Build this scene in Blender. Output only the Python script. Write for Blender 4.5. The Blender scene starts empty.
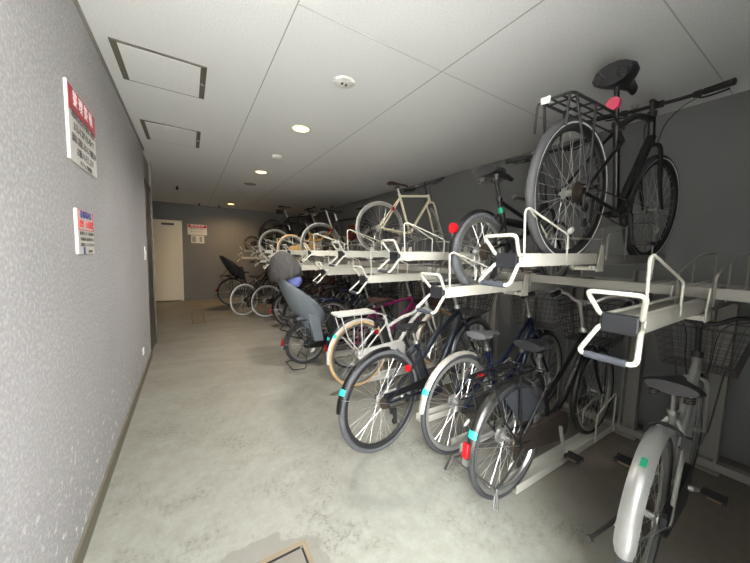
import bpy, math, random
from mathutils import Matrix, Vector, Euler
random.seed(7)
PI = math.pi
SC = bpy.context.scene
COL = SC.collection

# ------------------------------------------------------------------ materials
def lin(c):
    return tuple(((v/255)/12.92 if v/255 <= .04045 else ((v/255+.055)/1.055)**2.4) for v in c)
MATS = {}
def mat(name, rgb, rough=.5, metal=0., vary=.08, scale=40., bump=0., bscale=200., spec=.5, coat=0., emit=0.):
    if name in MATS: return MATS[name]
    m = bpy.data.materials.new(name); m.use_nodes = True
    nt = m.node_tree; b = nt.nodes['Principled BSDF']
    c = lin(rgb)
    tc = nt.nodes.new('ShaderNodeTexCoord')
    nz = nt.nodes.new('ShaderNodeTexNoise'); nz.inputs['Scale'].default_value = scale; nz.inputs['Detail'].default_value = 4
    nt.links.new(tc.outputs['Object'], nz.inputs['Vector'])
    mx = nt.nodes.new('ShaderNodeMix'); mx.data_type = 'RGBA'
    mx.inputs[6].default_value = (*[v*(1-vary) for v in c], 1)
    mx.inputs[7].default_value = (*[min(1, v*(1+vary)) for v in c], 1)
    nt.links.new(nz.outputs['Fac'], mx.inputs[0]); nt.links.new(mx.outputs[2], b.inputs['Base Color'])
    b.inputs['Roughness'].default_value = rough; b.inputs['Metallic'].default_value = metal
    b.inputs['Specular IOR Level'].default_value = spec
    if coat: b.inputs['Coat Weight'].default_value = coat
    if emit:
        b.inputs['Emission Color'].default_value = (*c, 1); b.inputs['Emission Strength'].default_value = emit
    if bump:
        n2 = nt.nodes.new('ShaderNodeTexNoise'); n2.inputs['Scale'].default_value = bscale; n2.inputs['Detail'].default_value = 3
        nt.links.new(tc.outputs['Object'], n2.inputs['Vector'])
        bp = nt.nodes.new('ShaderNodeBump'); bp.inputs['Strength'].default_value = bump; bp.inputs['Distance'].default_value = .01
        nt.links.new(n2.outputs['Fac'], bp.inputs['Height']); nt.links.new(bp.outputs['Normal'], b.inputs['Normal'])
    MATS[name] = m
    return m

STEEL = mat('steel', (190,190,188), .28, .9)
ALU = mat('aluminium', (170,170,166), .42, .75)
GALV = mat('dull_steel', (84,82,80), .5, .7)
TYRE = mat('tyre_rubber', (50,50,52), .72)
TYREG = mat('grey_tyre_rubber', (76,77,80), .7)
TAN = mat('tan_tyre', (206,170,122), .7)
WHITET = mat('white_tyre', (206,206,200), .6)
BLACK = mat('black_paint', (17,17,19), .34)
BLACKM = mat('matt_black_paint', (30,30,31), .6)
RUB = mat('black_rubber', (26,26,27), .8)
LEATHER = mat('black_saddle_vinyl', (34,34,37), .42)
GREYSAD = mat('grey_saddle_vinyl', (92,94,96), .5)
BROWN = mat('brown_saddle_leather', (58,36,29), .5)
NAVY = mat('navy_paint', (22,31,54), .25, .2)
DARKBLUE = mat('dark_slate_paint', (30,34,42), .3, .3)
SILVER = mat('silver_paint', (158,159,156), .35, .4)
GREYF = mat('weathered_silver_fender', (176,172,162), .42, .5, .2, 15)
OLIVE = mat('dark_fender_paint', (40,40,36), .3, .3)
CREAM = mat('cream_paint', (226,217,188), .38)
WHITEP = mat('white_paint', (208,206,200), .35)
PINK = mat('pale_pink_paint', (222,190,184), .4)
MAGENTA = mat('magenta_paint', (136,22,88), .35)
GOLD = mat('ochre_paint', (206,160,84), .4, .15)
BRONZE = mat('brown_paint', (104,80,60), .4, .3)
RED = mat('red_plastic', (164,18,24), .25)
PINKR = mat('pink_red_plastic', (204,60,96), .3)
ORANGE = mat('orange_plastic', (236,140,40), .3)
TURQ = mat('turquoise_tape', (38,196,176), .5)
GREEN = mat('green_tape', (20,150,110), .5)
AMBER = mat('dull_amber_reflector', (112,92,66), .4)
CLEARR = mat('clear_reflector', (226,226,220), .2)
PLASTIC = mat('dark_grey_plastic', (52,54,58), .5)
SEATG = mat('slate_grey_plastic', (96,103,108), .48)
HOODF = mat('grey_hood_fabric', (62,60,60), .9, 0, .15, 120, .3, 400)
BLUEPAD = mat('blue_violet_cushion', (104,112,178), .8)
RACKP = mat('off_white_rack_paint', (184,182,171), .42, 0, .05, 6)
RACKD = mat('grey_rack_paint', (132,130,123), .5, 0, .08, 6)
GRIPR = mat('blue_grey_rubber_grip', (56,59,66), .6)
ENDC = mat('dark_slate_end_cap', (31,32,36), .45)
CHAIN = mat('brown_grey_chain', (80,70,60), .5, .6)
COVER = mat('dark_scratched_chain_cover', (66,58,52), .35, .4, .3, 30)

# ------------------------------------------------------------------ mesh builder
class MB:
    def __init__(s): s.v=[]; s.f=[]
    def add(s, vs, fs):
        o=len(s.v); s.v.extend([tuple(v) for v in vs]); s.f.extend([tuple(i+o for i in f) for f in fs]); return s
    def hexa(s, p):
        return s.add(p, [(0,3,2,1),(4,5,6,7),(0,1,5,4),(1,2,6,5),(2,3,7,6),(3,0,4,7)])
    def box(s, c, d, rot=None):
        x,y,z=[v/2 for v in d]
        p=[Vector(q) for q in ((-x,-y,-z),(x,-y,-z),(x,y,-z),(-x,y,-z),(-x,-y,z),(x,-y,z),(x,y,z),(-x,y,z))]
        if rot is not None: p=[rot@q for q in p]
        return s.hexa([q+Vector(c) for q in p])
    def tube(s, pts, r, n=8, closed=False, cap=True):
        pts=[Vector(p) for p in pts]; m=len(pts)
        rs=r if isinstance(r,(list,tuple)) else [r]*m
        T=[]
        for i in range(m):
            if closed: a,b=pts[i-1],pts[(i+1)%m]
            else: a,b=pts[max(i-1,0)],pts[min(i+1,m-1)]
            t=(b-a); T.append(t.normalized() if t.length>1e-9 else Vector((0,0,1)))
        ref=Vector((0,0,1)) if abs(T[0].z)<.9 else Vector((0,1,0))
        u=(ref-T[0]*ref.dot(T[0])).normalized()
        vs=[]
        for i in range(m):
            u=u-T[i]*u.dot(T[i])
            u=u.normalized() if u.length>1e-6 else T[i].orthogonal().normalized()
            w=T[i].cross(u)
            for k in range(n):
                a=2*PI*k/n; vs.append(pts[i]+u*(rs[i]*math.cos(a))+w*(rs[i]*math.sin(a)))
        fs=[]
        for i in range(m if closed else m-1):
            j=(i+1)%m
            for k in range(n):
                k2=(k+1)%n; fs.append((i*n+k,i*n+k2,j*n+k2,j*n+k))
        if cap and not closed:
            fs.append(tuple(range(n-1,-1,-1))); fs.append(tuple((m-1)*n+k for k in range(n)))
        return s.add(vs,fs)
    def revolve(s, prof, n=48, axis='y', c=(0,0,0), closed=True):
        # prof: list of (radius, axial)
        c=Vector(c); vs=[]; m=len(prof)
        for i in range(n):
            a=2*PI*i/n
            for R,h in prof:
                if axis=='y': q=Vector((R*math.cos(a),h,R*math.sin(a)))
                elif axis=='z': q=Vector((R*math.cos(a),R*math.sin(a),h))
                else: q=Vector((h,R*math.cos(a),R*math.sin(a)))
                vs.append(q+c)
        fs=[]
        for i in range(n):
            j=(i+1)%n
            for k in range(m if closed else m-1):
                k2=(k+1)%m; fs.append((i*m+k,i*m+k2,j*m+k2,j*m+k))
        return s.add(vs,fs)
    def disc(s, c, r, h, axis='y', n=24):
        return s.revolve([(1e-4,-h/2),(r,-h/2),(r,h/2),(1e-4,h/2)], n, axis, c)
    def ell(s, c, rad, nu=20, nv=12, rot=None, v0=0., v1=1.):
        c=Vector(c); vs=[]; fs=[]
        for j in range(nv+1):
            p=PI*(v0+(v1-v0)*j/nv)
            for i in range(nu):
                a=2*PI*i/nu
                q=Vector((rad[0]*math.sin(p)*math.cos(a),rad[1]*math.sin(p)*math.sin(a),rad[2]*math.cos(p)))
                vs.append((rot@q if rot is not None else q)+c)
        for j in range(nv):
            for i in range(nu):
                i2=(i+1)%nu; fs.append((j*nu+i,(j+1)*nu+i,(j+1)*nu+i2,j*nu+i2))
        return s.add(vs,fs)
    def loft(s, secs, cap=True):
        n=len(secs[0]); vs=[p for q in secs for p in q]; fs=[]
        for i in range(len(secs)-1):
            for k in range(n):
                k2=(k+1)%n; fs.append((i*n+k,i*n+k2,(i+1)*n+k2,(i+1)*n+k))
        if cap: fs.append(tuple(range(n-1,-1,-1))); fs.append(tuple((len(secs)-1)*n+k for k in range(n)))
        return s.add(vs,fs)
    def plate(s, poly, y0, y1):          # polygon in x,z extruded along y
        n=len(poly)
        vs=[(x,y0,z) for x,z in poly]+[(x,y1,z) for x,z in poly]
        fs=[tuple(range(n)),tuple(range(2*n-1,n-1,-1))]+[(i,i+n,(i+1)%n+n,(i+1)%n) for i in range(n)]
        return s.add(vs,fs)
    def mesh(s, name, m, smooth=True, fix=True):
        me=bpy.data.meshes.new(name); me.from_pydata(s.v,[],s.f)
        if m: me.materials.append(m)
        if fix:
            import bmesh
            bm=bmesh.new(); bm.from_mesh(me); bmesh.ops.recalc_face_normals(bm, faces=bm.faces); bm.to_mesh(me); bm.free()
        if smooth:
            me.polygons.foreach_set('use_smooth',[True]*len(me.polygons))
            try: me.set_sharp_from_angle(angle=math.radians(38))
            except Exception: pass
        return me
    def build(s, name, m, parent=None, smooth=True, mtx=None, bevel=0):
        return link(name, s.mesh(name,m,smooth), parent, mtx, bevel)
def link(name, me, parent=None, mtx=None, bevel=0):
    o=bpy.data.objects.new(name, me); COL.objects.link(o)
    if parent: o.parent=parent
    if mtx is not None: o.matrix_local=mtx
    if bevel:
        b=o.modifiers.new('bevel','BEVEL'); b.width=bevel; b.segments=2; b.limit_method='ANGLE'
    return o
def tag(o, label=None, cat=None, group=None, kind=None):
    if label: o['label']=label
    if cat: o['category']=cat
    if group: o['group']=group
    if kind: o['kind']=kind
    return o
def thing(name, label, cat, loc=(0,0,0), rot=(0,0,0), group=None):
    o=bpy.data.objects.new(name,None); COL.objects.link(o); o.empty_display_size=.1
    o.location=loc; o.rotation_euler=rot
    return tag(o,label,cat,group)
def arc(c, R, a0, a1, n, y=0.):
    return [Vector((c[0]+R*math.cos(math.radians(a0+(a1-a0)*i/n)), y, c[2]+R*math.sin(math.radians(a0+(a1-a0)*i/n)))) for i in range(n+1)]
def smoothpath(pts, per=6):
    P=[Vector(p) for p in pts]; out=[]
    for i in range(len(P)-1):
        p0=P[max(i-1,0)];p1=P[i];p2=P[i+1];p3=P[min(i+2,len(P)-1)]
        for k in range(per):
            t=k/per
            out.append(.5*((2*p1)+(p2-p0)*t+(2*p0-5*p1+4*p2-p3)*t*t+(3*p1-p0-3*p2+p3)*t*t*t))
    out.append(P[-1]); return out
def rounded(pts, r=.02, n=4, closed=False):
    P=[Vector(p) for p in pts]; out=[]; m=len(P)
    for i in range(m):
        if not closed and i in (0,m-1): out.append(P[i]); continue
        a=P[i-1]-P[i]; b=P[(i+1)%m]-P[i]
        d=min(r,a.length*.45,b.length*.45); s=P[i]+a.normalized()*d; e=P[i]+b.normalized()*d
        for k in range(n+1):
            t=k/n; out.append(s*(1-t)**2+P[i]*2*t*(1-t)+e*t*t)
    return out

# ------------------------------------------------------------------ wheels
WC={}
def wheel_meshes(r, tw, tyre, rim, spoke, ns, big):
    key=(r,tw,tyre.name,rim.name,spoke.name,ns,big)
    if key in WC: return WC[key]
    t=MB(); R=r-tw/2
    t.revolve([(R+tw/2*math.cos(2*PI*k/10),tw*.48*math.sin(2*PI*k/10)) for k in range(10)],64)
    ro=r-tw*.82; ri=ro-(.03 if not big else .034); w=tw*.36
    m=MB(); m.revolve([(ro,-w),(ro,w),(ri+.006,w*.8),(ri,0),(ri+.006,-w*.8)],64)
    s=MB()
    for k in range(ns):
        sd=1 if k%2 else -1; a=2*PI*k/ns; off=(1 if (k//2)%2 else -1)*.95
        p=Vector((.022*math.cos(a+off),sd*.03,.022*math.sin(a+off))); q=Vector((ri*math.cos(a),sd*.002,ri*math.sin(a)))
        s.tube([p,q],.00125,4,cap=False)
    h=MB(); h.revolve([(1e-4,-.055),(.008,-.055),(.008,-.036),(.027,-.034),(.027,-.028),(.014,-.02),(.014,.02),(.027,.028),(.027,.034),(.008,.036),(.008,.055),(1e-4,.055)],20)
    WC[key]=(t.mesh('tyre',tyre),m.mesh('rim',rim),s.mesh('spokes',spoke),h.mesh('hub',ALU))
    return WC[key]
def add_wheel(root, name, pos, S, r, mtx=None, reflector=False, cassette=False, brake=False):
    a,b,c,d=wheel_meshes(r,S['tw'],S['tyre'],S['rim'],S['spoke'],S['ns'],S.get('bigrim',False))
    M=Matrix.Translation(Vector(pos)) @ Matrix.Rotation(random.uniform(0,2),4,'Y')
    if mtx is not None: M=mtx@M
    w=link(name,a,root,M); link('rim',b,w); link('spokes',c,w); link('hub',d,w)
    if reflector:
        q=MB(); q.ell((r*.55,0,0),(.034,.006,.018),14,8,rot=Matrix.Rotation(PI/2,3,'Y')); q.build('wheel_reflector',CLEARR,w)
    if cassette:
        q=MB(); 
        for i,R in enumerate((.05,.044,.038,.032,.027)): q.disc((0,-.034-.0045*i,0),R,.002,'y',28)
        q.build('cassette',CHAIN,w)
    if S.get('stripe'):
        q=MB()
        for sd in (-1,1): q.revolve([(r-.031,sd*.0185),(r-.026,sd*.0205),(r-.0255,sd*.0212),(r-.0315,sd*.0192)],56)
        q.build('reflective_stripe',CLEARR,w)
    if brake:
        q=MB(); q.revolve([(.045,.04),(.045,.056),(.02,.06),(.02,.04)],24); q.build('drum_brake',ALU,w)
    return w

def fender(r, a0, a1, w, c, lift=.018):
    m=MB(); secs=[]; n=26; R=r+lift
    for i in range(n+1):
        a=math.radians(a0+(a1-a0)*i/n); q=[]
        ts=[-1,-.6,-.2,.2,.6,1]
        # taper at the ends
        e=min(1,.72+6*min(i,n-i)/n)
        for t in ts: q.append((R-.016*t*t, t*w/2*e))
        for t in reversed(ts): q.append((R-.016*t*t-.0025, t*(w/2-.001)*e))
        secs.append([Vector((c[0]+rr*math.cos(a),y,c[2]+rr*math.sin(a))) for rr,y in q])
    return m.loft(secs)

# ------------------------------------------------------------------ bicycles
D=dict(r=.335,rf=None,wb=1.08,tw=.036,tyre=TYRE,rim=ALU,spoke=STEEL,ns=36,style='city',paint=BLACK,fork=None,Ls=.42,sh=.82,hb=1.02,
  bar='city',barmat=STEEL,barw=.28,saddle='wide',sadmat=LEATHER,crank=-20,steer=0,fr=None,ff=None,fw=.05,chain='cover',covermat=BLACK,rack=None,basket=None,
  stand=None,sticker=None,reflector=None,refmat=RED,lock=False,light=False,battery=None,cables=True,seat=None,guard=False,pedalmat=BLACKM,cranks=ALU,
  stayref=False,wheelref=True,stw=1.,pad=1.,stripe=False,bbx=.44,bbz=.285,rackx=0.,rackz=.075,cassette=False,hl=.15,seatpost=STEEL,brace=STEEL,metal=ALU)
def bicycle(label, loc, head=0., pitch=0., lean=0., group=None, **kw):
    S=dict(D); S.update(kw)
    r=S['r']; rf=S['rf'] or r; wb=S['wb']
    root=thing('bicycle',label,'bicycle',loc,(math.radians(lean),-math.radians(pitch),math.radians(head)),group)
    paint=S['paint']; forkm=S['fork'] or paint
    A=Vector((0,0,r)); F=Vector((wb,0,rf)); BB=Vector((S['bbx'],0,S['bbz']))
    u=Vector((-math.cos(math.radians(71)),0,math.sin(math.radians(71))))
    w=Vector((-math.cos(math.radians(70)),0,math.sin(math.radians(70))))
    Q=F-Vector((.0423,0,.0154)); Hb=Q+w*(rf+.075) if S['style']!='fold' else Q+w*(rf+.11)
    Ht=Hb+w*S['hl']; ST=BB+u*S['Ls']
    SM=Matrix.Translation(Hb)@Matrix.Rotation(math.radians(S['steer']),4,w)@Matrix.Translation(-Hb)
    st=S['style']
    # frame
    f=MB()
    f.tube([BB-u*.02,ST],.0165,10); f.tube([Hb-w*.008,Ht+w*.008],.019,12)
    f.tube([BB+Vector((0,-.035,0)),BB+Vector((0,.035,0))],.022,12)
    for s in (-1,1):
        f.tube([BB+Vector((-.02,s*.03,0)),BB+Vector((-.12,s*.045,.005)),A+Vector((0,s*.062,0))],[.012,.011,.008],8)
        ss=BB+u*(S['Ls']-.05) if st!='fold' else BB+u*.22
        f.tube([A+Vector((0,s*.062,0)),ss+Vector((-.03,s*.05,-.06)) if st!='diamond' else A.lerp(ss,.6)+Vector((0,s*.045,0)),ss+Vector((0,s*.015,0))],[.008,.009,.009],8)
        f.disc(A+Vector((0,s*.062,0)),.018,.006,'y',14)
    if st=='diamond':
        f.tube([Ht-w*.035,BB+u*(S['Ls']-.03)],.0155,10); f.tube([Hb+w*.03,BB],.018,10)
    elif st=='hybrid':
        f.tube(smoothpath([Ht-w*.03,(Ht-w*.03).lerp(ST,.5)+Vector((0,0,.025)),BB+u*(S['Ls']-.03)]),.017,10); f.tube([Hb+w*.04,BB],.025,12)
    elif st=='ebike':
        f.tube(smoothpath([Ht-w*.05,Ht.lerp(BB+u*.3,.5)+Vector((0,0,-.01)),BB+u*.26]),.02,10); f.tube(smoothpath([Hb+w*.03,Hb.lerp(BB,.6)+Vector((0,0,-.02)),BB+Vector((.02,0,-.0))]),.027,12)
        f.box(BB+Vector((.02,0,-.02)),(.16,.09,.12))
    elif st=='city':
        f.tube(smoothpath([Hb+w*.05,Hb.lerp(BB,.45)+Vector((-.02,0,-.05)),BB+Vector((.02,0,.02))]),.02,12)
        f.tube(smoothpath([Ht-w*.03,Ht.lerp(BB+u*.2,.5)+Vector((-.02,0,-.05)),BB+u*.2]),.0145,10)
    elif st=='loop':
        f.tube(smoothpath([Ht-w*.03,Vector((.74,0,Ht.z-.16)),Vector((.56,0,BB.z+.33)),BB+u*.27+Vector((.01,0,0))]),.018,12)
        f.tube(smoothpath([Hb+w*.03,Vector((.72,0,Hb.z-.10)),Vector((.57,0,BB.z+.12)),BB+Vector((.03,0,0))]),.021,12)
    elif st=='fold':
        f.tube([Hb+w*.04,Vector((.55,0,.42)),BB+u*.17],[.024,.03,.026],12); f.tube([Vector((.55,0,.40)),BB],.018,10)
        f.tube([BB+u*.3,Vector((.58,0,.43))],.013,8)
    f.build('frame',paint,root)
    # seat post and saddle
    k=(S['sh']-.05-BB.z)/u.z; SP=BB+u*k
    m=MB(); m.tube([ST-u*.03,SP],.0125,10); m.disc(ST-u*.01,.022,.02,'z',12); m.build('seat_post',S['seatpost'],root)
    wide=S['saddle']=='wide'; m=MB(); secs=[]
    W=.105 if wide else .075; L=.26 if wide else .27
    for i in range(13):
        t=i/12; x=SP.x+.15-L*t+(.05 if S['pad']>1 else 0)
        hw=.018+(W-.018)*(1/(1+math.exp(-9*(t-.55)))); hw*= (1 if t<.93 else .82)
        top=S['sh']+(.012*t*t if not wide else .02*t)-.012*math.exp(-((t-.0)*9)**2)
        th=(.05 if wide else .035)*(.55+.45*t)*S['pad']
        secs.append([Vector((x,hw*math.cos(a)*(1 if abs(math.cos(a))<.99 else 1),top-th/2+th/2*math.sin(a)*(1.0 if math.sin(a)>0 else 1.1))) for a in [2*PI*j/14 for j in range(14)]])
    sad=m.loft(secs).build('saddle',S['sadmat'],root)
    m=MB()
    if wide:
        for s in (-1,1):
            m.tube([Vector((SP.x-.075+.016*math.cos(a*1.0),s*.055+.016*math.sin(a),SP.z-.015+.0015*a)) for a in [j*.7 for j in range(27)]],.004,5)
    for s in (-1,1): m.tube(smoothpath([(SP.x+.12,s*.008,SP.z+.03),(SP.x+.02,s*.02,SP.z-.0),(SP.x-.06,s*.025,SP.z+.0),(SP.x-.09,s*.045,SP.z+.03)],4),.0035,6)
    m.box(SP,(.04,.05,.025)); m.build('saddle_rails',GALV,sad)
    # fork
    m=MB(); m.tube([Hb-w*.012,Hb+w*.006],.021,12)
    cr=Hb-w*.03
    for s in (-1,1):
        m.tube(smoothpath([Hb-w*.008,cr+Vector((0,s*.046,0)),Q.lerp(cr,.5)+Vector((-.0,s*.05,0)),F+Vector((0,s*.05,0))],5),[.012]*10+[.011,.0105,.01,.0095,.009,.0085][:6],8)
    m.build('fork',forkm,root,mtx=SM)
    # stem and handlebar
    hz=S['hb']; kk=(hz-Ht.z)/w.z; HT=Ht+w*kk
    m=MB(); m.tube([Ht,HT],.0125 if st!='fold' else .017,10)
    bar=S['bar']; fo=Vector((.05 if bar!='flat' else .08,0,0)); B=HT+fo
    m.tube([HT-Vector((.01,0,0)),B],.013,10); m.disc(B,.02,.045,'y',14); m.disc(Ht,.024,.03,'z',14)
    m.build('stem',S['metal'] if bar!='flat' else BLACKM,root,mtx=SM)
    bw=S['barw']
    if bar=='city': hp=lambda s:[B,B+Vector((.01,s*.06,.01)),B+Vector((.03,s*.13,.05)),B+Vector((-.02,s*(bw-.05),.06)),B+Vector((-.11,s*bw,.045)),B+Vector((-.23,s*(bw+.02),.03))]
    elif bar=='riser': hp=lambda s:[B,B+Vector((0,s*.06,.005)),B+Vector((.0,s*.12,.05)),B+Vector((-.02,s*.18,.055)),B+Vector((-.05,s*bw,.05))]
    else: hp=lambda s:[B,B+Vector((0,s*.1,0)),B+Vector((-.015,s*.2,.0)),B+Vector((-.04,s*bw,.0))]
    pr=smoothpath(hp(-1),5); pl=smoothpath(hp(1),5)
    m=MB(); m.tube(list(reversed(pr))+pl[1:],.0112,10)
    hb=m.build('handlebar',S['barmat'],root,mtx=SM)
    for P_ in (pr,pl):
        e=P_[-1]; d=(e-P_[-4]).normalized()
        m=MB(); m.tube([e-d*.115,e-d*.11,e-d*.06,e+d*.008],[.014,.017,.0165,.018],12); m.build('grip',RUB,hb)
        o=e-d*.14; sd=1 if e.y>0 else -1
        fw=Vector((1,0,-.25)) if bar!='city' else Vector((.25,-sd*.0,-.55))
        m=MB(); m.tube([o-d*.015,o+d*.015],.018,10); m.tube(smoothpath([o,o+fw*.04,o+fw*.05+d*.05,o+fw*.045+d*.12],4),.0055,6); m.build('brake_lever',BLACKM if S['barmat']!=STEEL else ALU,hb)
    m=MB(); e=pl[-1]; d=(e-pl[-4]).normalized(); m.ell(e-d*.19+Vector((0,0,.03)),(.022,.022,.016),12,6); m.build('bell',S['metal'],hb)
    if S['cables']:
        m=MB()
        for s in (-1,1):
            g=(pl if s>0 else pr)[-1]; d=(g-(pl if s>0 else pr)[-4]).normalized(); o=g-d*.14
            m.tube(smoothpath([o,o+Vector((.09,-s*.03,.01)),B+Vector((.09,s*.08,-.02)),Ht+Vector((.06,s*.05,-.06)),Hb+Vector((.0,s*.03,-.02))],6),.0026,6)
        m.build('brake_cable',RUB,root,mtx=SM)
    # wheels
    add_wheel(root,'rear_wheel',A,S,r,reflector=S['wheelref'],cassette=S['cassette'],brake=not S['cassette'])
    add_wheel(root,'front_wheel',F,S,rf,SM,reflector=S['wheelref'])
    # drivetrain
    ca=math.radians(S['crank'])
    m=MB(); m.revolve([(.078,-.049),(.078,-.046),(.062,-.046),(.062,-.049)],36,c=BB)
    for i in range(5):
        a=ca+2*PI*i/5; m.tube([BB+Vector((0,-.047,0)),BB+Vector((.07*math.cos(a),-.047,.07*math.sin(a)))],.006,6)
    m.tube([BB+Vector((0,-.075,0)),BB+Vector((0,.075,0))],.012,10)
    ends=[]
    for s in (-1,1):
        a=ca if s<0 else ca+PI; e=BB+Vector((.17*math.cos(a),s*.085,.17*math.sin(a)))
        m.tube([BB+Vector((0,s*.07,0)),e],[.013,.009],8); ends.append((s,e))
    ck=m.build('crankset',S['cranks'],root)
    for s,e in ends:
        m=MB(); c=e+Vector((0,s*.055,0)); m.tube([e,c],.006,6)
        m.box(c+Vector((.028,0,0)),(.014,.085,.02)); m.box(c+Vector((-.028,0,0)),(.014,.085,.02)); m.box(c+Vector((0,.036,0)),(.05,.008,.014)); m.box(c+Vector((0,-.036,0)),(.05,.008,.014)); m.tube([c-Vector((0,.035,0)),c+Vector((0,.035,0))],.011,8)
        pd=m.build('pedal',S['pedalmat'],ck)
        m=MB(); 
        m.box(c+Vector((-.036,0,0)),(.004,.05,.007))
        m.build('pedal_reflector',AMBER,pd)
    if S['chain'].startswith('open'):
        m=MB()
        for sg in (-1,1): m.tube([BB+Vector((0,-.0475,sg*.076)),A+Vector((0,-.045,sg*.04))],.0042,5)
        m.build('chain',CHAIN,root)
        m=MB(); d0=A+Vector((.02,-.06,-.06)); m.tube([A+Vector((0,-.065,-.01)),d0],.008,8); m.box((d0+A)/2+Vector((.02,-.06,-.06)),(.03,.012,.11)); m.disc(d0+Vector((.015,0,-.01)),.022,.01); m.disc(d0+Vector((.03,0,-.085)),.022,.01); m.build('rear_derailleur',BLACKM,root)
    if S['chain']!='open':
        poly=[]
        for i in range(13): a=math.radians(-90+180*i/12); poly.append((BB.x+.02+.098*math.cos(a),BB.z+.098*math.sin(a)))
        for i in range(9): a=math.radians(90+180*i/8); poly.append((A.x-.0+.05*math.cos(a),A.z+.052*math.sin(a)))
        if 'half' in S['chain']:
            poly=[(BB.x-.02+.1*math.cos(math.radians(a)),BB.z+.1*math.sin(math.radians(a))) for a in range(-30,91,12)]+[(A.x,A.z+.06),(A.x-.02,A.z+.04),(A.x,A.z+.022),(BB.x,BB.z+.045)]
        m=MB(); m.plate(poly,-.064,-.038); m.build('chain_guard',S['covermat'],root,smooth=False,bevel=.006)
    # fenders
    rdf=None
    if S['fr']:
        a0,a1,fm=S['fr']; rdf=fender(r,a0,a1,S['fw'],A).build('rear_fender',fm,root)
        m=MB(); ae=math.radians(a1-14)
        e=A+Vector(((r+.008)*math.cos(ae),0,(r+.008)*math.sin(ae)))
        for s in (-1,1): m.tube([A+Vector((0,s*.068,0)),e+Vector((0,s*S['fw']*.5,0))],.0027,6)
        m.build('fender_stay',STEEL,rdf)
    if S['ff']:
        a0,a1,fm=S['ff']; q=fender(rf,a0,a1,S['fw']*.92,F).build('front_fender',fm,root,mtx=SM)
        m=MB(); ae=math.radians(a1-12); e=F+Vector(((rf+.008)*math.cos(ae),0,(rf+.008)*math.sin(ae)))
        for s in (-1,1): m.tube([F+Vector((0,s*.058,0)),e+Vector((0,s*S['fw']*.45,0))],.0027,6)
        m.build('fender_stay',STEEL,q)
    def on_fender(a,dr=.002,y=0.): a=math.radians(a); R=r+.018+dr; return A+Vector((R*math.cos(a),y,R*math.sin(a))), Matrix.Rotation(-a,3,'Y')
    if S['sticker']:
        a,smat=S['sticker']; m=MB(); secs=[]
        for i in range(5):
            aa=math.radians(a+3-6*i/4); R=r+.0215
            secs.append([A+Vector(((R-.016*t*t+dd)*math.cos(aa),t*S['fw']/2*1.03*S['stw'],(R-.016*t*t+dd)*math.sin(aa))) for t,dd in ((-1,0),(-.5,0),(0,0),(.5,0),(1,0),(1,-.003),(0,-.003),(-1,-.003))])
        tag(m.loft(secs).build('registration_sticker',smat,root),smat.name.split('_')[0]+' registration sticker')
    if S['reflector']:
        c,R3=on_fender(S['reflector'],.012); m=MB(); m.box(c,(.024,.034,.075),R3); tag(m.build('rear_reflector',S['refmat'],root,bevel=.006),'red rear reflector')
        m=MB(); c2,_=on_fender(S['reflector']+10,.006); m.box(c2,(.016,.03,.03),R3); m.build('reflector_bracket',STEEL,root)
    if S['stayref']:
        c=A.lerp(BB+u*(S['Ls']-.05),.62)+Vector((-.02,-.05,0)); m=MB(); m.disc(c,.026,.016,'x',20); m.tube([c,c+Vector((.02,.02,0))],.004,6); tag(m.build('rear_reflector',RED,root),'round red rear reflector')
    if S['lock']:
        c=A+Vector(((r+.0)*math.cos(math.radians(62)),0,(r-.02)*math.sin(math.radians(62)))); m=MB()
        pts=[c+Vector((.0-.03*math.sin(a)*.4,.062*math.cos(a),.055*math.sin(a))) for a in [math.radians(-40+260*i/16) for i in range(17)]]
        m.tube(pts,.0075,8); m.box(c+Vector((0,-.066,0)),(.025,.03,.05)); m.build('ring_lock',BLACKM,root)
    # rear rack
    if S['rack']:
        rm=S['rack']; zt=2*r+S['rackz']; x0,x1=-.27+S['rackx'],.13+S['rackx']; m=MB(); W=.07
        loop=rounded([(x1,-W,zt),(x1,W,zt),(x0,W,zt),(x0,-W,zt)],.03,4,True); m.tube(loop,.0065,8,closed=True)
        for y in (-.024,.024): m.tube([(x1,y,zt),(x0,y,zt)],.005,6)
        for x in (-.16,-.04,.06): m.tube([(x,-W,zt),(x,W,zt)],.005,6)
        for s in (-1,1):
            m.tube([(-.02,s*W,zt),(-.01,s*.085,r+.02),(0,s*.075,r)],.0058,8); m.tube([(x0+.03,s*W,zt),(x0+.1,s*.088,r+.2),(0,s*.078,r)],.0058,8)
            m.tube([(x1,s*W*.8,zt),(ST.x+.02,s*.03,min(zt,ST.z)-.02)],.005,6)
        if S.get('rackdrop'):
            for s in (-1,1): m.tube(rounded([(x0+.03,s*W,zt),(x0-.02,s*W,zt-.01),(x0-.02,s*W,zt-.14)],.02),.0058,8)
        rk=m.build('rear_rack',rm,root)
        if S.get('racktag'):
            m=MB(); m.box((x0-.004,.045,zt),(.006,.045,.03)); tag(m.build('rack_tag',CLEARR,rk),'small pale tag')
        if S.get('racktop'):
            m=MB(); m.box(((x0+x1)/2,0,zt+.012),(x1-x0+.02,2*W+.03,.022)); m.build('rack_top',rm,rk,bevel=.008)
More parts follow.
